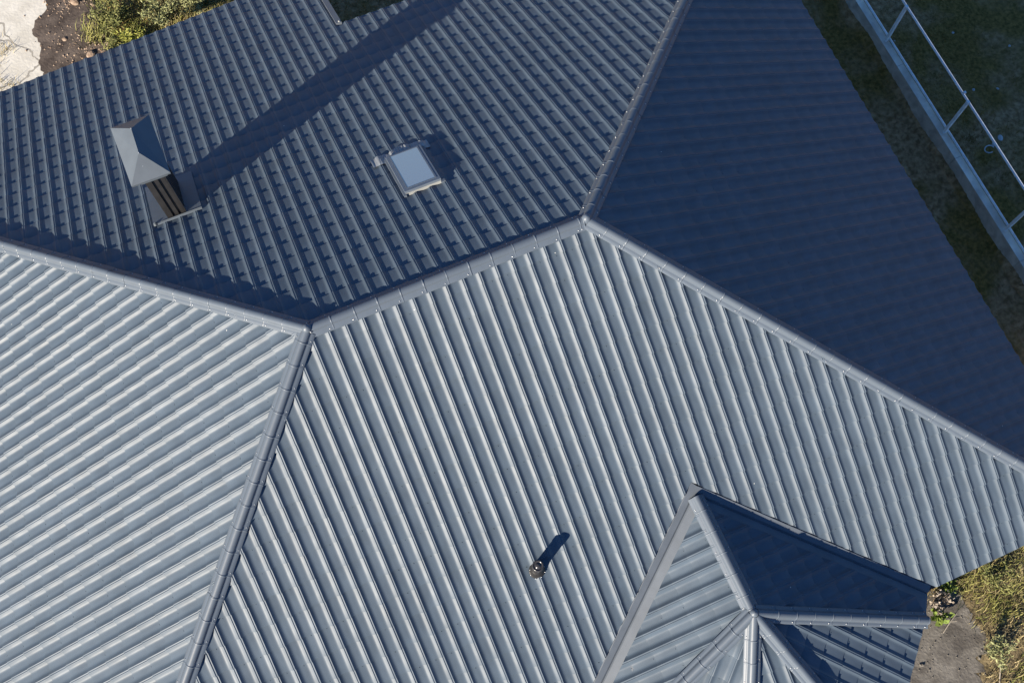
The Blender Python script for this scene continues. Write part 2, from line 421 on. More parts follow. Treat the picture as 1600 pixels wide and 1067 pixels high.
# ------------------------------------------------------------------ valley flashings
def valley(pbay, wS, wB, length):
    d = Vector(PS.n).cross(Vector(pbay.n)).normalized(); d = -d if d.z > 0 else d
    a = VT.copy(); b = VT + d * length
    hx = Vector((d.x, d.y, 0)).normalized(); perp = Vector((-hx.y, hx.x, 0))
    if pbay is BE: sS = perp; sB = -perp
    else: sS = -perp; sB = perp
    def pt(base, s, wd, pl, h):
        q = base + s * wd; return Vector((q.x, q.y, pl.z(q.x, q.y))) + Vector(pl.n) * h
    a2 = a - hx * .16
    mb = MB()
    rows = []
    sinphi = abs(hx.x); rdir = Vector((0, -1, 0))
    for q, base in enumerate((a, b)):
        def bw(wd):
            if q == 0:
                r_ = base + rdir * (wd / sinphi); return Vector((r_.x, r_.y, HZ + .012))
            return pt(base, sB, wd, pbay, .012)
        ed = WING_S_W if pbay is BW else WING_S_E
        rows.append([pt(base, sS, wS, PS, .004), pt(base, sS, ed + .012, PS, .008), pt(base, sS, ed - .006, PS, .024), pt(base, sS, .03, PS, .022), Vector((base.x, base.y, base.z + .004)), bw(.02), bw(wB)])
    V = rows[0] + rows[1]
    mb.add(V, [(i, i + 1, i + 8, i + 7) for i in range(6)])
    if pbay is BW:                                  # saddle sheet over the top of the two valleys
        Q = [(HX, VT.y + .18), (HX - .15, VT.y - .0), (HX, VT.y - .03), (HX + .15, VT.y + .0)]
        mb.add([Vector((x, y, PS.z(x, y))) + Vector(PS.n) * .0235 for x, y in Q], [(0, 1, 2), (0, 2, 3)])
    return mb.build("valley_flashing", [M_FLAT], house, ROOT_AT)
valley(BW, .30, .30, 3.55)
valley(BE, .28, .30, 4.15)

# ------------------------------------------------------------------ eave boards, verge trim and walls
def board(p, q, pl, drop=.16, thick=.025, name="eave_board", mat_=None):
    p = Vector((p[0], p[1], pl.z(*p) - .004)); q = Vector((q[0], q[1], pl.z(*q) - .004))
    d = Vector((pl.d[0], pl.d[1], 0))
    a = [p - d * (.03 + thick), q - d * (.03 + thick), q - d * .03, p - d * .03]
    mb = MB(); mb.hexa([v - Vector((0, 0, drop)) for v in a], [v - Vector((0, 0, .012)) for v in a])
    return mb.build(name, [mat_ or M_BOARD], house, ROOT_AT)
board((-6.0, -EAVE_S), (1.0, -EAVE_S), PS); board((7.2, -EAVE_S), (10.3, -EAVE_S), PS)
board((EAVE_E, -6.2), (EAVE_E, 6.4), PE); board((2.5, EAVE_N), (10.3, EAVE_N), PN)
board((-4.6, 8.26), (2.40, 8.85), PN); board((-EAVE_W, -6.2), (-EAVE_W, 5.7), PW)
# verge trim along the cut side of the north plane
mb = MB()
def pn(x, y, h): return Vector((x, y, PN.z(x, y))) + Vector(PN.n) * h
mb.hexa([pn(2.385, EAVE_N - .06, .015), pn(2.485, EAVE_N - .06, .015), pn(2.485, 8.9, .015), pn(2.385, 8.9, .015)],
        [pn(2.385, EAVE_N - .06, .066), pn(2.485, EAVE_N - .06, .066), pn(2.485, 8.9, .066), pn(2.385, 8.9, .066)])
mb.hexa([pn(2.462, EAVE_N + .02, -.14), pn(2.483, EAVE_N + .02, -.14), pn(2.483, 8.88, -.14), pn(2.462, 8.88, -.14)],
        [pn(2.462, EAVE_N + .02, .012), pn(2.483, EAVE_N + .02, .012), pn(2.483, 8.88, .012), pn(2.462, 8.88, .012)])
mb.lathe(pn(2.45, EAVE_N - .03, .066), PN.n, [(.022, 0), (.02, .012), (.002, .022)], 10, 1)
mb.build("verge_trim", [M_FLAT, M_WHITE], house, ROOT_AT)
mb = MB(); mb.box(-5.3, 9.4, -5.2, 5.75, G, -3.15)
mb.build("wall", [M_PLASTER], house, ROOT_AT)
mb = MB(); mb.box(-4.0, 1.9, 5.752, 7.9, G, -4.35)
mb.build("wall", [M_PLASTER], house, ROOT_AT)
mb = MB(); oct_ = []
for k in range(8):
    an = math.radians(22.5 + 45 * k); oct_.append((HX + 2.35 * math.cos(an), HY + 2.35 * math.sin(an)))
mb.add([(x, y, G) for x, y in oct_] + [(x, y, -3.05) for x, y in oct_], [(k, (k + 1) % 8, 8 + (k + 1) % 8, 8 + k) for k in range(8)] + [tuple(range(8, 16))])
mb.build("wall", [M_PLASTER], house, ROOT_AT)

# ------------------------------------------------------------------ chimney
CX0, CX1, CY0, CY1 = -1.330, -1.055, 3.10, 3.86
CT = -.44
mb = MB()
zb = PN.z(0, CY1) - .05
# stack with standing ribs on each face
def ribbed(x0, x1, y0, y1, z0, z1):
    mb.box(x0 + .012, x1 - .012, y0 + .012, y1 - .012, z0, z1)
    n = 3
    for i in range(n):
        c = x0 + (x1 - x0) * (i + .55) / n
        for yy0, yy1 in ((y0 - .006, y0 + .0125), (y1 - .0125, y1 + .006)): mb.hexa([(c - .028, yy0, z0), (c + .028, yy0, z0), (c + .028, yy1, z0), (c - .028, yy1, z0)], [(c - .028, yy0, z1), (c + .028, yy0, z1), (c + .028, yy1, z1), (c - .028, yy1, z1)])
    n = 7
    for i in range(n):
        c = y0 + (y1 - y0) * (i + .5) / n
        for xx0, xx1 in ((x0 - .002, x0 + .0125), (x1 - .0125, x1 + .002)): mb.box(xx0, xx1, c - .028, c + .028, z0, z1)
    for (a, b) in ((x0, y0), (x1 - .03, y0), (x0, y1 - .03), (x1 - .03, y1 - .03)):
        mb.box(a - .004, a + .034, b - .004, b + .034, z0, z1)
ribbed(CX0, CX1, CY0, CY1, zb, CT)
stack = mb.build("chimney", [M_STACK], house, ROOT_AT)
mb = MB(); mb.box(CX0 - .045, CX1 + .045, CY0 - .022, CY1 + .05, CT - .02, CT + .035)
link("collar", mesh("collar", mb.v, mb.f, [M_HOOD], mb.m), stack)
mb = MB(); hz = -.385
hx0, hx1, hy0, hy1 = -1.505, -.955, 3.065, 4.045
mb.hexa([(hx0, hy0, hz - .035), (hx1, hy0, hz - .035), (hx1, hy1, hz - .035), (hx0, hy1, hz - .035)], [(hx0, hy0, hz), (hx1, hy0, hz), (hx1, hy1, hz), (hx0, hy1, hz)])
ra, rb_ = Vector((-1.238, 3.400, hz + .20)), Vector((-1.222, 3.800, hz + .20))
e = .002
c4 = [Vector((hx0 - e, hy0 - e, hz + .003)), Vector((hx1 + e, hy0 - e, hz + .003)), Vector((hx1 + e, hy1 + e, hz + .003)), Vector((hx0 - e, hy1 + e, hz + .003))]
mb.add(c4 + [ra, rb_], [(0, 1, 4), (1, 2, 5, 4), (2, 3, 5), (3, 0, 4, 5)])
for q in ((ra + Vector((.0, -.005, 0))), rb_, ra + Vector((-.02, -.16, -.10)), ra + Vector((.03, .02, -.03))): mb.lathe(q, (0, 0, 1), [(.008, -.004), (.006, .006), (.001, .009)], 6, 1)
link("hood", mesh("hood", mb.v, mb.f, [M_HOOD, M_SCREW], mb.m), stack)
# flashing sheet round the foot of the stack
mb = MB(); FX0, FX1, FY0, FY1, fh = -1.565, -.82, 3.035, 3.98, .056
def pnf(x, y, h): return Vector((x, y, PN.z(x, y))) + Vector(PN.n) * h
mb.add([pnf(FX0, FY0, fh), pnf(FX1, FY0, fh), pnf(FX1, FY1, fh), pnf(FX0, FY1, fh), pnf(FX0 + .0, FY0, fh - .03), pnf(FX1, FY0, fh - .03), pnf(FX1, FY1, fh - .03), pnf(FX0, FY1, fh - .03)],
       [(0, 1, 2, 3), (0, 4, 5, 1), (1, 5, 6, 2), (3, 2, 6, 7), (0, 3, 7, 4)])
mb.hexa([pnf(CX0 - .12, FY0 + .0, fh + .001), pnf(FX1, FY0 + .0, fh + .001), pnf(FX1, FY0 + .014, fh + .001), pnf(CX0 - .12, FY0 + .014, fh + .001)],
        [pnf(CX0 - .12, FY0, fh + .012), pnf(FX1, FY0, fh + .012), pnf(FX1, FY0 + .010, fh + .012), pnf(CX0 - .12, FY0 + .010, fh + .012)], 1)
mb.lathe(pnf(FX0 + .03, FY0 + .01, fh), PN.n, [(.03, -.02), (.026, .015), (.002, .03)], 8, 1)
link("flashing", mesh("flashing", mb.v, mb.f, [M_CAP, M_HOOD], mb.m), stack)

# ------------------------------------------------------------------ roof window
SX0, SX1, SY0, SY1 = 1.962, 2.515, 1.688, 2.560
mb = MB(); sh = .108
def ring(x0, x1, y0, y1, i, h0, h1, mi=0, top=True):
    o = [(x0, y0), (x1, y0), (x1, y1), (x0, y1)]; n_ = [(x0 + i, y0 + i * .8), (x1 - i, y0 + i * .8), (x1 - i, y1 - i * .8), (x0 + i, y1 - i * .8)]
    V = [pnf(*p, h0) for p in o] + [pnf(*p, h1) for p in o] + [pnf(*p, h1) for p in n_] + [pnf(*p, h0) for p in n_]
    Fs = []
    for k in range(4):
        j = (k + 1) % 4
        Fs += [(k, j, 4 + j, 4 + k), (4 + k, 4 + j, 8 + j, 8 + k), (8 + k, 8 + j, 12 + j, 12 + k)]
    mb.add(V, Fs, mi)
ring(SX0, SX1, SY0, SY1, .070, .07, sh)
ring(SX0 + .045, SX1 - .045, SY0 + .045, SY1 - .02, .022, sh + .001, sh + .005)
win = mb.build("skylight", [M_SKYF], house, ROOT_AT)
mb = MB()
V = [pnf(x, y, sh + .003) for x, y in ((SX0 + .056, SY0 + .056), (SX1 - .056, SY0 + .056), (SX1 - .056, SY1 - .03), (SX0 + .056, SY1 - .03))]
mb.add(V, [(0, 1, 2, 3)])
link("glass_pane", mesh("glass_pane", mb.v, mb.f, [M_GLASS], mb.m), win)
mb = MB(); ring(SX0 + .004, SX1 - .004, SY0 + .004, SY1 - .004, .03, .006, .066)
link("curb", mesh("curb", mb.v, mb.f, [M_WHITE], mb.m), win)
# pleated apron lying over the tile waves below the window, smooth side flashing
mb = MB()
xs = np.linspace(SX0 - .22, SX1 + .14, 64); V = []
def wave_h(x): 
    ph = ((-(x) - (-(4.4257 - .008))) / WV) % 1.0
    return float(np.interp(ph, PX, PH))
ys = [SY1 - .05, SY1 + .05, SY1 + .13, SY1 + .19]
for yi, y in enumerate(ys):
    for xi, x in enumerate(xs):
        edge = .02 * math.sin(x * 23 + 1) * (yi == 3) + .035 * (yi == 3) * math.sin(x * 9)
        crump = .006 * random.gauss(0, 1) * (yi > 0)
        V.append(pnf(x, y + edge, .045 + wave_h(x) * (0.5, 1.2, 1.5, 1.4)[yi] + crump - (.012 if yi == 3 else 0)))
n = len(xs); mb.add(V, [(a * n + i, a * n + i + 1, a * n + n + i + 1, a * n + n + i) for a in range(3) for i in range(n - 1)], 0, True)
link("apron", mesh("apron", mb.v, mb.f, [M_LEAD], mb.m, mb.s), win)
for x0, x1 in ((SX0 - .03, SX0 + .01), (SX1 - .01, SX1 + .055)):
    mb = MB()
    mb.hexa([pnf(x0, SY0 - .02, .02), pnf(x1, SY0 - .02, .02), pnf(x1, SY1 + .02, .02), pnf(x0, SY1 + .02, .02)], [pnf(x0, SY0 - .02, .058), pnf(x1, SY0 - .02, .062), pnf(x1, SY1 + .02, .062), pnf(x0, SY1 + .02, .058)])
    link("side_flashing", mesh("side_flashing", mb.v, mb.f, [M_CAP], mb.m), win)

# ------------------------------------------------------------------ vent pipe
vx, vy = 1.635, -3.735; vz = PS.z(vx, vy); PH_ = .44
mb = MB(); pr = .074
mb.lathe((vx, vy, vz), (0, 0, 1), [(pr, -.05), (pr, PH_ - .06), (pr + .002, PH_ - .055)], 24)
pipe = mb.build("vent_pipe", [M_PIPE], house, ROOT_AT)
mb = MB(); mb.lathe((vx, vy, vz + PH_ - .075), (0, 0, 1), [(pr + .001, 0), (pr + .006, .004), (pr + .006, .058), (pr + .002, .068), (pr - .012, .073), (pr - .014, .066), (.04, .064), (.036, .074), (.012, .08), (.0005, .081)], 24)
link("pipe_cap", mesh("pipe_cap", mb.v, mb.f, [M_PIPE], mb.m, mb.s), pipe)
mb = MB(); c = Vector((vx, vy, vz))
mb.lathe(c + Vector(PS.n) * .03, PS.n, [(.115, -.015), (.115, .010), (.106, .018), (.05, .02)], 22)
mb.lathe((vx, vy, vz), (0, 0, 1), [(.112, .0), (.104, .055), (.094, .075), (.088, .10), (.082, .125), (.078, .15), (.0745, .15)], 22)
for k in range(8):
    an = k * math.pi / 4 + .2; u = Vector((1, 0, 0)); v_ = Vector(PS.n).cross(u)
    mb.lathe(c + Vector(PS.n) * .05 + (u * math.cos(an) + v_ * math.sin(an)) * .108, PS.n, [(.007, 0), (.006, .006), (.001, .008)], 6, 1)
link("pipe_collar", mesh("pipe_collar", mb.v, mb.f, [M_RUBBER, M_SCREW], mb.m, mb.s), pipe)

# ------------------------------------------------------------------ ground
def sheet(name, poly, z, m, kind="structure", jag=0.0, sub=1):
    pts = []; off = 0.0
    for i in range(len(poly)):
        p, q = poly[i], poly[(i + 1) % len(poly)]; l = math.hypot(q[0] - p[0], q[1] - p[1]); sb = max(1, int(l / .05)) if jag and l < 6 else 1
        for k in range(sb):
            t = k / sb; off = off * .8 + random.gauss(0, jag); o_ = off + random.gauss(0, jag * .5)
            pts.append((p[0] + (q[0] - p[0]) * t + (q[1] - p[1]) / l * o_, p[1] + (q[1] - p[1]) * t - (q[0] - p[0]) / l * o_, z))
    me = mesh(name, pts, [tuple(range(len(pts)))], [m]); o = link(name, me)
    tag(o, kind=kind); return o
def ground_mat():
    m = D.materials.new("ground_soil"); m.use_nodes = True
    t = m.node_tree; b = t.nodes["Principled BSDF"]; N = t.nodes.new; Lk = t.links.new
    b.inputs["Roughness"].default_value = .95; b.inputs["Specular IOR Level"].default_value = .2
    tc = N("ShaderNodeTexCoord")
    def noise(sc, det=8, dist=.3):
        n = N("ShaderNodeTexNoise"); n.inputs["Scale"].default_value = sc; n.inputs["Detail"].default_value = det; n.inputs["Distortion"].default_value = dist
        Lk(tc.outputs["Object"], n.inputs["Vector"]); return n
    def ramp(n, p0, p1, c0, c1):
        r = N("ShaderNodeValToRGB"); r.color_ramp.elements[0].position = p0; r.color_ramp.elements[1].position = p1
        r.color_ramp.elements[0].color = (*c0, 1); r.color_ramp.elements[1].color = (*c1, 1); Lk(n.outputs["Fac"], r.inputs[0]); return r
    a = ramp(noise(9), .35, .68, (.20, .115, .048), (.48, .305, .15))
    g = ramp(noise(14), .35, .65, (.12, .078, .016), (.28, .17, .045))
    f = ramp(noise(.8, 6, .6), .42, .60, (0, 0, 0), (1, 1, 1))
    mx = N("ShaderNodeMix"); mx.data_type = 'RGBA'; Lk(f.outputs[0], mx.inputs[0]); Lk(a.outputs[0], mx.inputs[6]); Lk(g.outputs[0], mx.inputs[7])
    Lk(mx.outputs[2], b.inputs["Base Color"])
    bp = N("ShaderNodeBump"); bp.inputs["Strength"].default_value = .9; bp.inputs["Distance"].default_value = .05
    Lk(noise(22).outputs["Fac"], bp.inputs["Height"]); Lk(bp.outputs[0], b.inputs["Normal"])
    return m
sheet("ground", [(-300, -300), (300, -300), (300, 300), (-300, 300)], G, ground_mat())
def sand_mat():
    m = mat("pale_sand", (.50, .475, .41), .95, .2, col2=(.60, .575, .505), vscale=3.0, bump=.35, bscale=18)
    t = m.node_tree; b = t.nodes["Principled BSDF"]; N = t.nodes.new; Lk = t.links.new
    tc = N("ShaderNodeTexCoord"); n = N("ShaderNodeTexNoise"); n.inputs["Scale"].default_value = 2.0; n.inputs["Detail"].default_value = 5
    Lk(tc.outputs["Object"], n.inputs["Vector"])
    ad = N("ShaderNodeVectorMath"); ad.operation = 'MULTIPLY_ADD'; ad.inputs[1].default_value = (.5, .5, 0); Lk(n.outputs["Color"], ad.inputs[0]); Lk(tc.outputs["Object"], ad.inputs[2])
    v = N("ShaderNodeTexVoronoi"); v.feature = 'DISTANCE_TO_EDGE'; v.inputs["Scale"].default_value = .62; Lk(ad.outputs[0], v.inputs["Vector"])
    lt = N("ShaderNodeMath"); lt.operation = 'LESS_THAN'; lt.inputs[1].default_value = .012; Lk(v.outputs["Distance"], lt.inputs[0])
    src = b.inputs["Base Color"].links[0].from_socket
    mx = N("ShaderNodeMix"); mx.data_type = 'RGBA'; Lk(lt.outputs[0], mx.inputs[0]); Lk(src, mx.inputs[6]); mx.inputs[7].default_value = (.30, .28, .24, 1); Lk(mx.outputs[2], b.inputs["Base Color"])
    return m
M_SAND = sand_mat()
M_SOIL = mat("dark_soil", (.055, .043, .036), .95, .2, col2=(.125, .10, .082), vscale=3.5, bump=.8, bscale=16)
M_DIRT = mat("grey_shaded_dirt", (.085, .077, .067), .95, .2, col2=(.18, .167, .145), vscale=2.0, warp=1.2, bump=.7, bscale=20)  # real dirt, with the shadow over it put into a darker grey
M_MEADOW = mat("meadow_soil", (.07, .055, .03), .95, .2, col2=(.23, .18, .10), vscale=7, bump=.8, bscale=22)
sheet("meadow", [(7.0, -12), (24, -12), (24, -2.0), (14.5, -3.4), (12.6, -4.1), (11.5, -4.6), (9.6, -5.4), (7.0, -5.6)], G + .004, M_MEADOW, jag=.06, sub=9)
sheet("sand", [(-12, 8), (-3.3, 9.2), (-3.15, 10.6), (-3.0, 11.5), (-2.7, 12.6), (-1.6, 14.5), (-12, 15)], G + .006, M_SAND, jag=.025, sub=9)
sheet("soil", [(-3.35, 9.4), (-3.45, 10.5), (-3.25, 11.2), (-3.35, 11.6), (-2.85, 12.0), (-2.75, 12.4), (-2.1, 12.1), (-1.7, 11.7), (-1.9, 11.0), (-1.5, 10.4), (-1.7, 9.4)], G + .012, M_SOIL, jag=.022, sub=9)
sheet("dirt_path", [(7.2, -6.6), (8.2, -6.3), (8.85, -6.75), (9.15, -7.3), (9.05, -7.9), (8.75, -8.4), (8.6, -10), (6.6, -10.5)], G + .008, M_DIRT, jag=.05, sub=7)

# ------------------------------------------------------------------ plants
def leaf_mat(name, c1, c2, sc=3.0):
    m = mat(name, c1, .7, .25, col2=c2, vscale=sc)
    b = m.node_tree.nodes["Principled BSDF"]; return m
M_DRY = leaf_mat("dry_grass", (.20, .165, .065), (.45, .37, .20), 2.2)
M_GREEN = leaf_mat("green_grass", (.11, .125, .028), (.33, .31, .10), 2.5)
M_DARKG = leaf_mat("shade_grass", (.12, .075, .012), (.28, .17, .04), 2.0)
M_YEL = leaf_mat("yellow_green_leaf", (.20, .22, .04), (.34, .34, .09), 6)
M_OLIVE = leaf_mat("olive_leaf", (.09, .105, .032), (.24, .235, .085), 5)
M_BRIGHT = leaf_mat("bright_green_leaf", (.10, .15, .025), (.17, .22, .05), 8)
M_SAGE = leaf_mat("sage_leaf", (.16, .175, .075), (.31, .32, .15), 7)
M_BLOOM = leaf_mat("dried_bloom", (.20, .165, .13), (.38, .33, .27), 12)
M_TWIG = mat("twig", (.16, .12, .08), .8, var=.3)
M_STRAW = mat("pale_stick", (.38, .33, .26), .8, var=.2)

def blades(name, region, count, hmin, hmax, m, wd=.012, lean=.7, clump=.25, seed=0, parent=None):
    """tufts of bent blades scattered in a region: region(x, y) -> bool tested in a box"""
    r = np.random.default_rng(seed); (x0, x1, y0, y1), test = region
    V = []; Fs = []; made = 0
    while made < count:
        cx, cy = r.uniform(x0, x1), r.uniform(y0, y1)
        if not test(cx, cy): continue
        nb = r.integers(4, 12); hh = r.uniform(hmin, hmax)
        for _ in range(nb):
            bx, by = cx + r.normal(0, clump * .18), cy + r.normal(0, clump * .18)
            an = r.uniform(0, 6.283); ln = hh * r.uniform(.6, 1.25); le = lean * r.uniform(.3, 1.3)
            dx, dy = math.cos(an), math.sin(an); w2 = wd * r.uniform(.6, 1.4) / 2
            k = len(V)
            for t, ww in ((0, 1), (.5, .8), (1, .08)):
                q = ln * t; ho = q * le * t; up = q * (1 - .35 * le * t)
                V.append((bx + dx * ho - dy * w2 * ww, by + dy * ho + dx * w2 * ww, G + up)); V.append((bx + dx * ho + dy * w2 * ww, by + dy * ho - dx * w2 * ww, G + up))
            Fs += [(k, k + 1, k + 3, k + 2), (k + 2, k + 3, k + 5, k + 4)]
            made += 1
    return link(name, mesh(name, V, Fs, [m], None, True), parent)
def shrub(x, y, h, rad, n, m, label, seed, leaf=.05, narrow=.45, cat="shrub", name="shrub", stems=14):
    r = np.random.default_rng(seed)
    root = empty(name, (x, y, G), label, cat)
    V = []; Fs = []; mb = MB()
    tips = []
    for s in range(stems):
        an = r.uniform(0, 6.283); out = rad * math.sqrt(r.uniform(0, 1)); hh = h * r.uniform(.6, 1.05) * (1 - .35 * (out / rad) ** 2)
        tip = Vector((out * math.cos(an), out * math.sin(an), hh)); tips.append(tip)
        mb.tube((r.normal(0, rad * .12), r.normal(0, rad * .12), -.02), tip, .008, 4, 0, .003, False)
    for i in range(n):
        tp = tips[r.integers(len(tips))]; t = r.uniform(.25, 1.08)
        p = np.array(tp) * t + r.normal(0, rad * .13, 3); p[2] = max(.02, p[2])
        d = r.normal(0, 1, 3); d[2] = abs(d[2]) * .6 + .1; d /= np.linalg.norm(d)
        sd = np.cross(d, r.normal(0, 1, 3)); sd /= (np.linalg.norm(sd) + 1e-9)
        l = leaf * r.uniform(.6, 1.5); wdt = l * narrow * .5; k = len(V)
        V += [tuple(p), tuple(p + d * l * .5 + sd * wdt), tuple(p + d * l), tuple(p + d * l * .5 - sd * wdt)]
        Fs.append((k, k + 1, k + 2, k + 3))
    link("foliage", mesh("foliage", V, Fs, [m]), root)
    link("stems", mesh("stems", mb.v, mb.f, [M_TWIG], mb.m), root)
    return root

# north-west weeds behind the long eave
in_nw = lambda x, y: y > 8.9 + .1 * x and x > -2.1 + .25 * math.sin(y * 5)
tag(blades("grass", ((-2.3, 2.2, 9.0, 12.6), in_nw), 9000, .10, .34, M_GREEN, .014, .8, .5, 11), "tall weedy green grass behind the long north eave", "grass", kind="stuff")
tag(blades("grass", ((-1.0, 1.6, 9.2, 12.2), in_nw), 3500, .16, .42, M_DRY, .012, .8, .6, 12), "dry straw coloured grass among the weeds by the north eave", "grass", kind="stuff")
shrub(-1.55, 11.0, .75, .42, 1500, M_OLIVE, "dark olive bushy weed beside the dark soil patch", 21, .07, .3)
shrub(-1.35, 10.35, .62, .30, 1000, M_YEL, "yellow-green leafy weed at the edge of the long eave", 22, .075, .35)
shrub(-.55, 10.75, .70, .42, 1500, M_SAGE, "pale sage bushy weed in the middle of the weedy strip", 23, .06, .35)
shrub(-.65, 11.45, .75, .40, 1300, M_YEL, "bright yellow-green weed at the top edge of the weedy strip", 24, .07, .3)
shrub(.15, 10.75, .80, .42, 1500, M_SAGE, "grey-green dusty weed at the right end of the weedy strip", 25, .055, .4)
shrub(-1.75, 10.25, .45, .28, 700, M_OLIVE, "low olive weed growing next to the brown clods", 26, .06, .4)
for i, (x, y, n_) in enumerate(((-4.15, 11.35, 160), (-4.25, 10.35, 150))):
    reg = ((x - .35, x + .35, y - .35, y + .35), lambda a, b, x=x, y=y: (a - x) ** 2 + (b - y) ** 2 < .1)
    tag(blades("grass", reg, n_, .06, .16, M_DRY, .010, .9, .4, 30 + i), kind="stuff")
# south-east dry meadow
def in_se(x, y):
    if x < 7.3 or x > 15: return False
    pathx = 8.75 + .45 * math.exp(-((y + 7.3) ** 2) / .5)
    return (x > pathx + .15 * math.sin(y * 7)) or y > -6.62
box_se = (7.4, 13.2, -10.5, -4.6)
tag(blades("grass", (box_se, in_se), 15000, .06, .22, M_DRY, .011, .9, .55, 41), "dry ochre meadow grass beyond the south eave corner", "grass", kind="stuff")
tag(blades("grass", (box_se, lambda x, y: in_se(x, y) and math.sin(x * 2.1) + math.sin(y * 2.7 + 1) > .3), 7000, .06, .26, M_GREEN, .012, .9, .5, 42), "olive green grass patches in the dry meadow", "grass", kind="stuff")
shrub(8.42, -6.98, .42, .15, 90, M_BRIGHT, "bright green broad-leaved plant at the tip of the bay eave", 51, .11, .75, "plant", "plant", 7)
shrub(8.55, -6.76, .62, .22, 420, M_BLOOM, "dried pale brown flower heads at the corner of the south eave", 52, .045, .8, "plant", "flower_plant", 12)
shrub(8.85, -6.55, .42, .16, 110, M_BRIGHT, "small light green sprout under the south eave edge", 53, .07, .6, "plant", "plant", 6)
shrub(9.15, -7.95, .55, .30, 520, M_SAGE, "pale green seedling bush on the edge of the grey dirt", 54, .06, .4, "shrub", "shrub", 12)
shrub(9.75, -6.75, .5, .34, 500, M_OLIVE, "olive weed in the dry meadow near the south eave", 55, .06, .3, "shrub", "shrub", 12)
for i, (a, b, lb) in enumerate((((8.42, -7.28, G + .03), (8.82, -7.08, G + .06), "pale dry stick lying across the grey dirt near the eave"),
                                ((8.9, -8.45, G + .03), (9.15, -8.05, G + .09), "pale dry stick lying below the seedling bush"))):
    a = Vector(a); b = Vector(b); mb = MB(); mid = (a + b) / 2 + Vector((.01, .02, .01)); c = (a + b) / 2
    mb.tube(a - c, mid - c, .009, 6); mb.tube(mid - c, b - c, .009, 6, 0, .004); mb.tube(mid - c, mid - c + Vector((.12, -.04, .01)), .006, 5, 0, .003)
    o = mb.build("stick", [M_STRAW]); o.location = c; tag(o, lb, "stick", "sticks on the dirt")
# shaded grass in the east
tag(blades("grass", ((10.5, 22, -4.5, 12), lambda x, y: x > 13.95 and math.sin(x * 1.3 + 1) + math.sin(y * .9 + x * .4) > -.1), 6500, .03, .12, M_DARKG, .014, 1.0, .6, 61),
    "short dark green grass in the shade beyond the fence", "grass", kind="stuff")
tag(blades("grass", ((2.4, 9.5, 8.0, 12.5), lambda x, y: True), 4000, .05, .2, M_DARKG, .014, .9, .6, 62), "dark shaded grass in the notch of the north eave", "grass", kind="stuff")

# clods and pebbles
M_CLOD = mat("brown_clod", (.17, .115, .08), .95, .2, col2=(.36, .28, .21), vscale=9, bump=.6, bscale=20)
M_PEB = mat("pale_stone", (.45, .45, .43), .9, var=.15, vscale=12)
def rock(name, x, y, s, m, label, cat, group, seed, flat=.55):
    bm = bmesh.new(); bmesh.ops.create_icosphere(bm, subdivisions=2, radius=1); r = np.random.default_rng(seed)
    k = r.normal(0, 1, (5, 3)); ph = r.uniform(0, 6, 5)
    for v in bm.verts:
        q = 1 + .22 * sum(math.sin(k[i] @ np.array(v.co) * 1.8 + ph[i]) for i in range(5)) / 2
        v.co = Vector((v.co.x * s * q * 1.15, v.co.y * s * q, v.co.z * s * q * flat))
    me = D.meshes.new(name); bm.to_mesh(me); bm.free(); me.materials.append(m)
    o = link(name, me); o.location = (x, y, G + s * flat * .45); o.rotation_euler[2] = r.uniform(0, 6); tag(o, label, cat, group); return o
clods = [(-2.30, 10.50, .075, "largest pale brown clod in the dark soil"), (-2.02, 10.38, .085, "broad brown clod between the dark soil and the weeds"), (-2.72, 11.10, .05, "reddish clod at the left rim of the dark soil"),
         (-1.9, 10.85, .05, "small brown clod at the right rim of the dark soil"), (-2.25, 11.93, .085, "long pale clod at the far rim of the dark soil"), (-1.9, 11.72, .07, "pale clod at the far rim, beside the olive weed"),
         (-2.62, 10.03, .06, "flat pale clod just over the eave edge")]
for i, (x, y, s, lb) in enumerate(clods): rock("clod", x, y, s, M_CLOD, lb, "clod", "clods round the dark soil", 70 + i, .6)
mb = MB(); rr = np.random.default_rng(5)
V = []; Fs = []
for i in range(420):
    t = rr.uniform(0, 1); e = rr.integers(3)
    if e == 0: x, y = -2.25 + rr.normal(0, .35), 11.95 + rr.normal(0, .12)
    elif e == 1: x, y = -2.05 + rr.normal(0, .16), 10.55 + rr.normal(0, .35)
    else: x, y = -2.65 + rr.normal(0, .3), 10.9 + rr.normal(0, .55)
    sz = rr.uniform(.008, .032); k = len(V)
    for q in ((1, 0, 0), (-1, 0, 0), (0, 1, 0), (0, -1, 0), (0, 0, 1)):
        V.append((x + q[0] * sz * rr.uniform(.6, 1.5), y + q[1] * sz * rr.uniform(.6, 1.5), G + .01 + q[2] * sz * rr.uniform(.6, 1.1)))
    Fs += [(k, k + 2, k + 4), (k + 2, k + 1, k + 4), (k + 1, k + 3, k + 4), (k + 3, k, k + 4)]
tag(link("soil_crumbs", mesh("soil_crumbs", V, Fs, [M_CLOD])), kind="stuff")
V = []; Fs = []
for i in range(260):
    x, y = rr.uniform(7.2, 9.3), rr.uniform(-9.2, -6.6); sz = abs(rr.normal(0, .013)) + .004; k = len(V)
    for q in ((1, 0, 0), (-1, 0, 0), (0, 1, 0), (0, -1, 0), (0, 0, 1)):
        V.append((x + q[0] * sz * rr.uniform(.6, 1.5), y + q[1] * sz * rr.uniform(.6, 1.5), G + .01 + q[2] * sz * rr.uniform(.6, 1.2)))
    Fs += [(k, k + 2, k + 4), (k + 2, k + 1, k + 4), (k + 1, k + 3, k + 4), (k + 3, k, k + 4)]
tag(link("gravel", mesh("gravel", V, Fs, [M_DIRT])), kind="stuff")
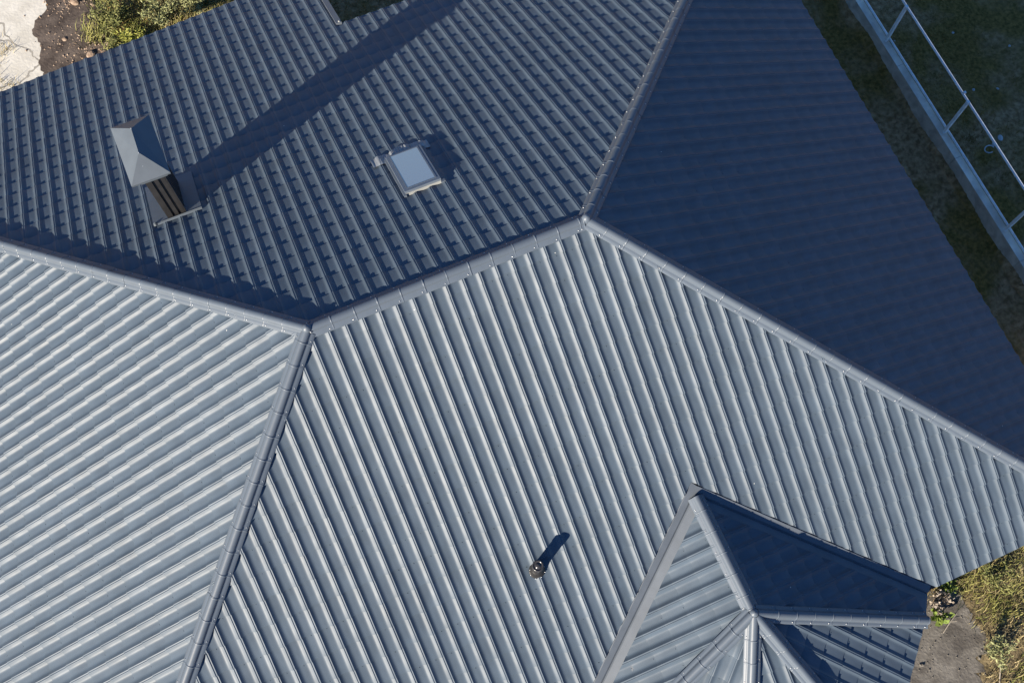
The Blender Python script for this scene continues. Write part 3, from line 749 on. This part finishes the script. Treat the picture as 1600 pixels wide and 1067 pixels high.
peb = [(16.27, 2.94, .05, "brightest small white stone in the dark grass beyond the fence"), (15.45, 2.12, .045, "small pale stone beyond the fence, near the middle post"), (15.29, 3.72, .04, "small pale stone beyond the fence, between the first two posts"),
       (13.98, 4.05, .03, "tiny pale stone at the foot of the first fence post"), (12.2, .35, .035, "small stone between the east eave and the fence"), (14.95, 2.3, .05, "grey stone beside the top rail's middle joint"), (12.35, -2.7, .035, "small stone close to the east eave, near the sunlit sand")]
for i, (x, y, s, lb) in enumerate(peb): rock("stone", x, y, s * .62, M_PEB, lb, "stone", "pale stones in the grass", 90 + i)
mb = MB(); n = 14
for k in range(n - 3):
    a0, a1 = 2 * math.pi * k / n, 2 * math.pi * (k + 1) / n
    mb.tube((.11 * math.cos(a0), .085 * math.sin(a0), .015), (.11 * math.cos(a1), .085 * math.sin(a1), .015), .014, 6)
o = mb.build("plastic_scrap", [M_PEB]); o.location = (14.48, .91, G + .02); tag(o, "curled pale plastic ring lying in the grass beyond the fence", "scrap")
rock("scrap", 14.85, 1.06, .06, M_PEB, "crumpled pale scrap next to the curled ring beyond the fence", "scrap", None, 120, .35)
rock("scrap", 14.66, .99, .045, M_PEB, "smaller pale scrap between the ring and the crumpled one", "scrap", None, 121, .35)
sheet("sand_strip", [(11.9, -4.6), (12.9, -3.75), (14.5, -3.2), (15.5, -4.2), (13.5, -5.4)], G + .006, M_SAND, jag=.06, sub=7)

# ------------------------------------------------------------------ fence
PT = G + .38
fence = empty("fence", (13.54, 2.0, G), "grey steel rail fence on a low concrete plinth beside the east eave", "fence")
FB = Vector((13.54, 2.0, G))
mb = MB(); FY = [-8.19, -5.76, -3.33, -.90, 1.53, 3.96, 6.39, 8.82, 11.25]
segs = [-9.0, -6.6, -4.1, -1.62, .9, 3.3, 5.75, 8.2, 10.6, 12.2]
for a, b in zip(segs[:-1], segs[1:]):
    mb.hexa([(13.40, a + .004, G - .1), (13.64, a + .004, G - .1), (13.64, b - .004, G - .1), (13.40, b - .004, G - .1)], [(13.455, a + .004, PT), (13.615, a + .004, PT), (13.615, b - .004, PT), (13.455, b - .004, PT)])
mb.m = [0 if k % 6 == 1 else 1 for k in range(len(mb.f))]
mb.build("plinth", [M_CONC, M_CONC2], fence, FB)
for y in FY:
    mb = MB(); mb.box(13.538, 13.596, y - .029, y + .029, PT - .05, PT + 1.20)
    mb.box(13.53, 13.605, y - .035, y + .035, PT + .001, PT + .012)
    mb.build("post", [M_GALV], fence, FB)
for z, xx in ((PT + .045, 13.625), (PT + 1.145, 13.60)):
    mb = MB(); mb.tube((xx, -9.0, z), (xx, 12.2, z), .026, 8)
    mb.build("rail", [M_GALV], fence, FB)
mb = MB(); mb.box(13.585, 13.64, 1.72, 1.765, PT + 1.13, PT + 1.205)
mb.build("bracket", [M_GALV], fence, FB)

# soil heaped against the plinth
V = []; Fs = []; rr = np.random.default_rng(3); ys_ = np.arange(-9, 12.2, .06)
for i, y in enumerate(ys_):
    a = .5 + .5 * math.sin(y * 1.7 + 1.3 * math.sin(y * .6)); b = .5 + .5 * math.sin(y * 4.3 + 2)
    hh = .02 + .09 * a * a + .04 * b + rr.uniform(0, .03); ww = .05 + .06 * a + .03 * b + rr.uniform(0, .04)
    V += [(13.43 - ww, y, G + .001), (13.43 - ww * .5, y, G + hh * .75), (13.44, y, G + hh), (13.60, y, G + hh * .3)]
for i in range(len(ys_) - 1):
    for k in range(3): Fs.append((i * 4 + k, i * 4 + k + 1, i * 4 + 5 + k, i * 4 + 4 + k))
tag(link("soil_bank", mesh("soil_bank", V, Fs, [D.materials["ground_soil"]], None, True)), kind="structure")
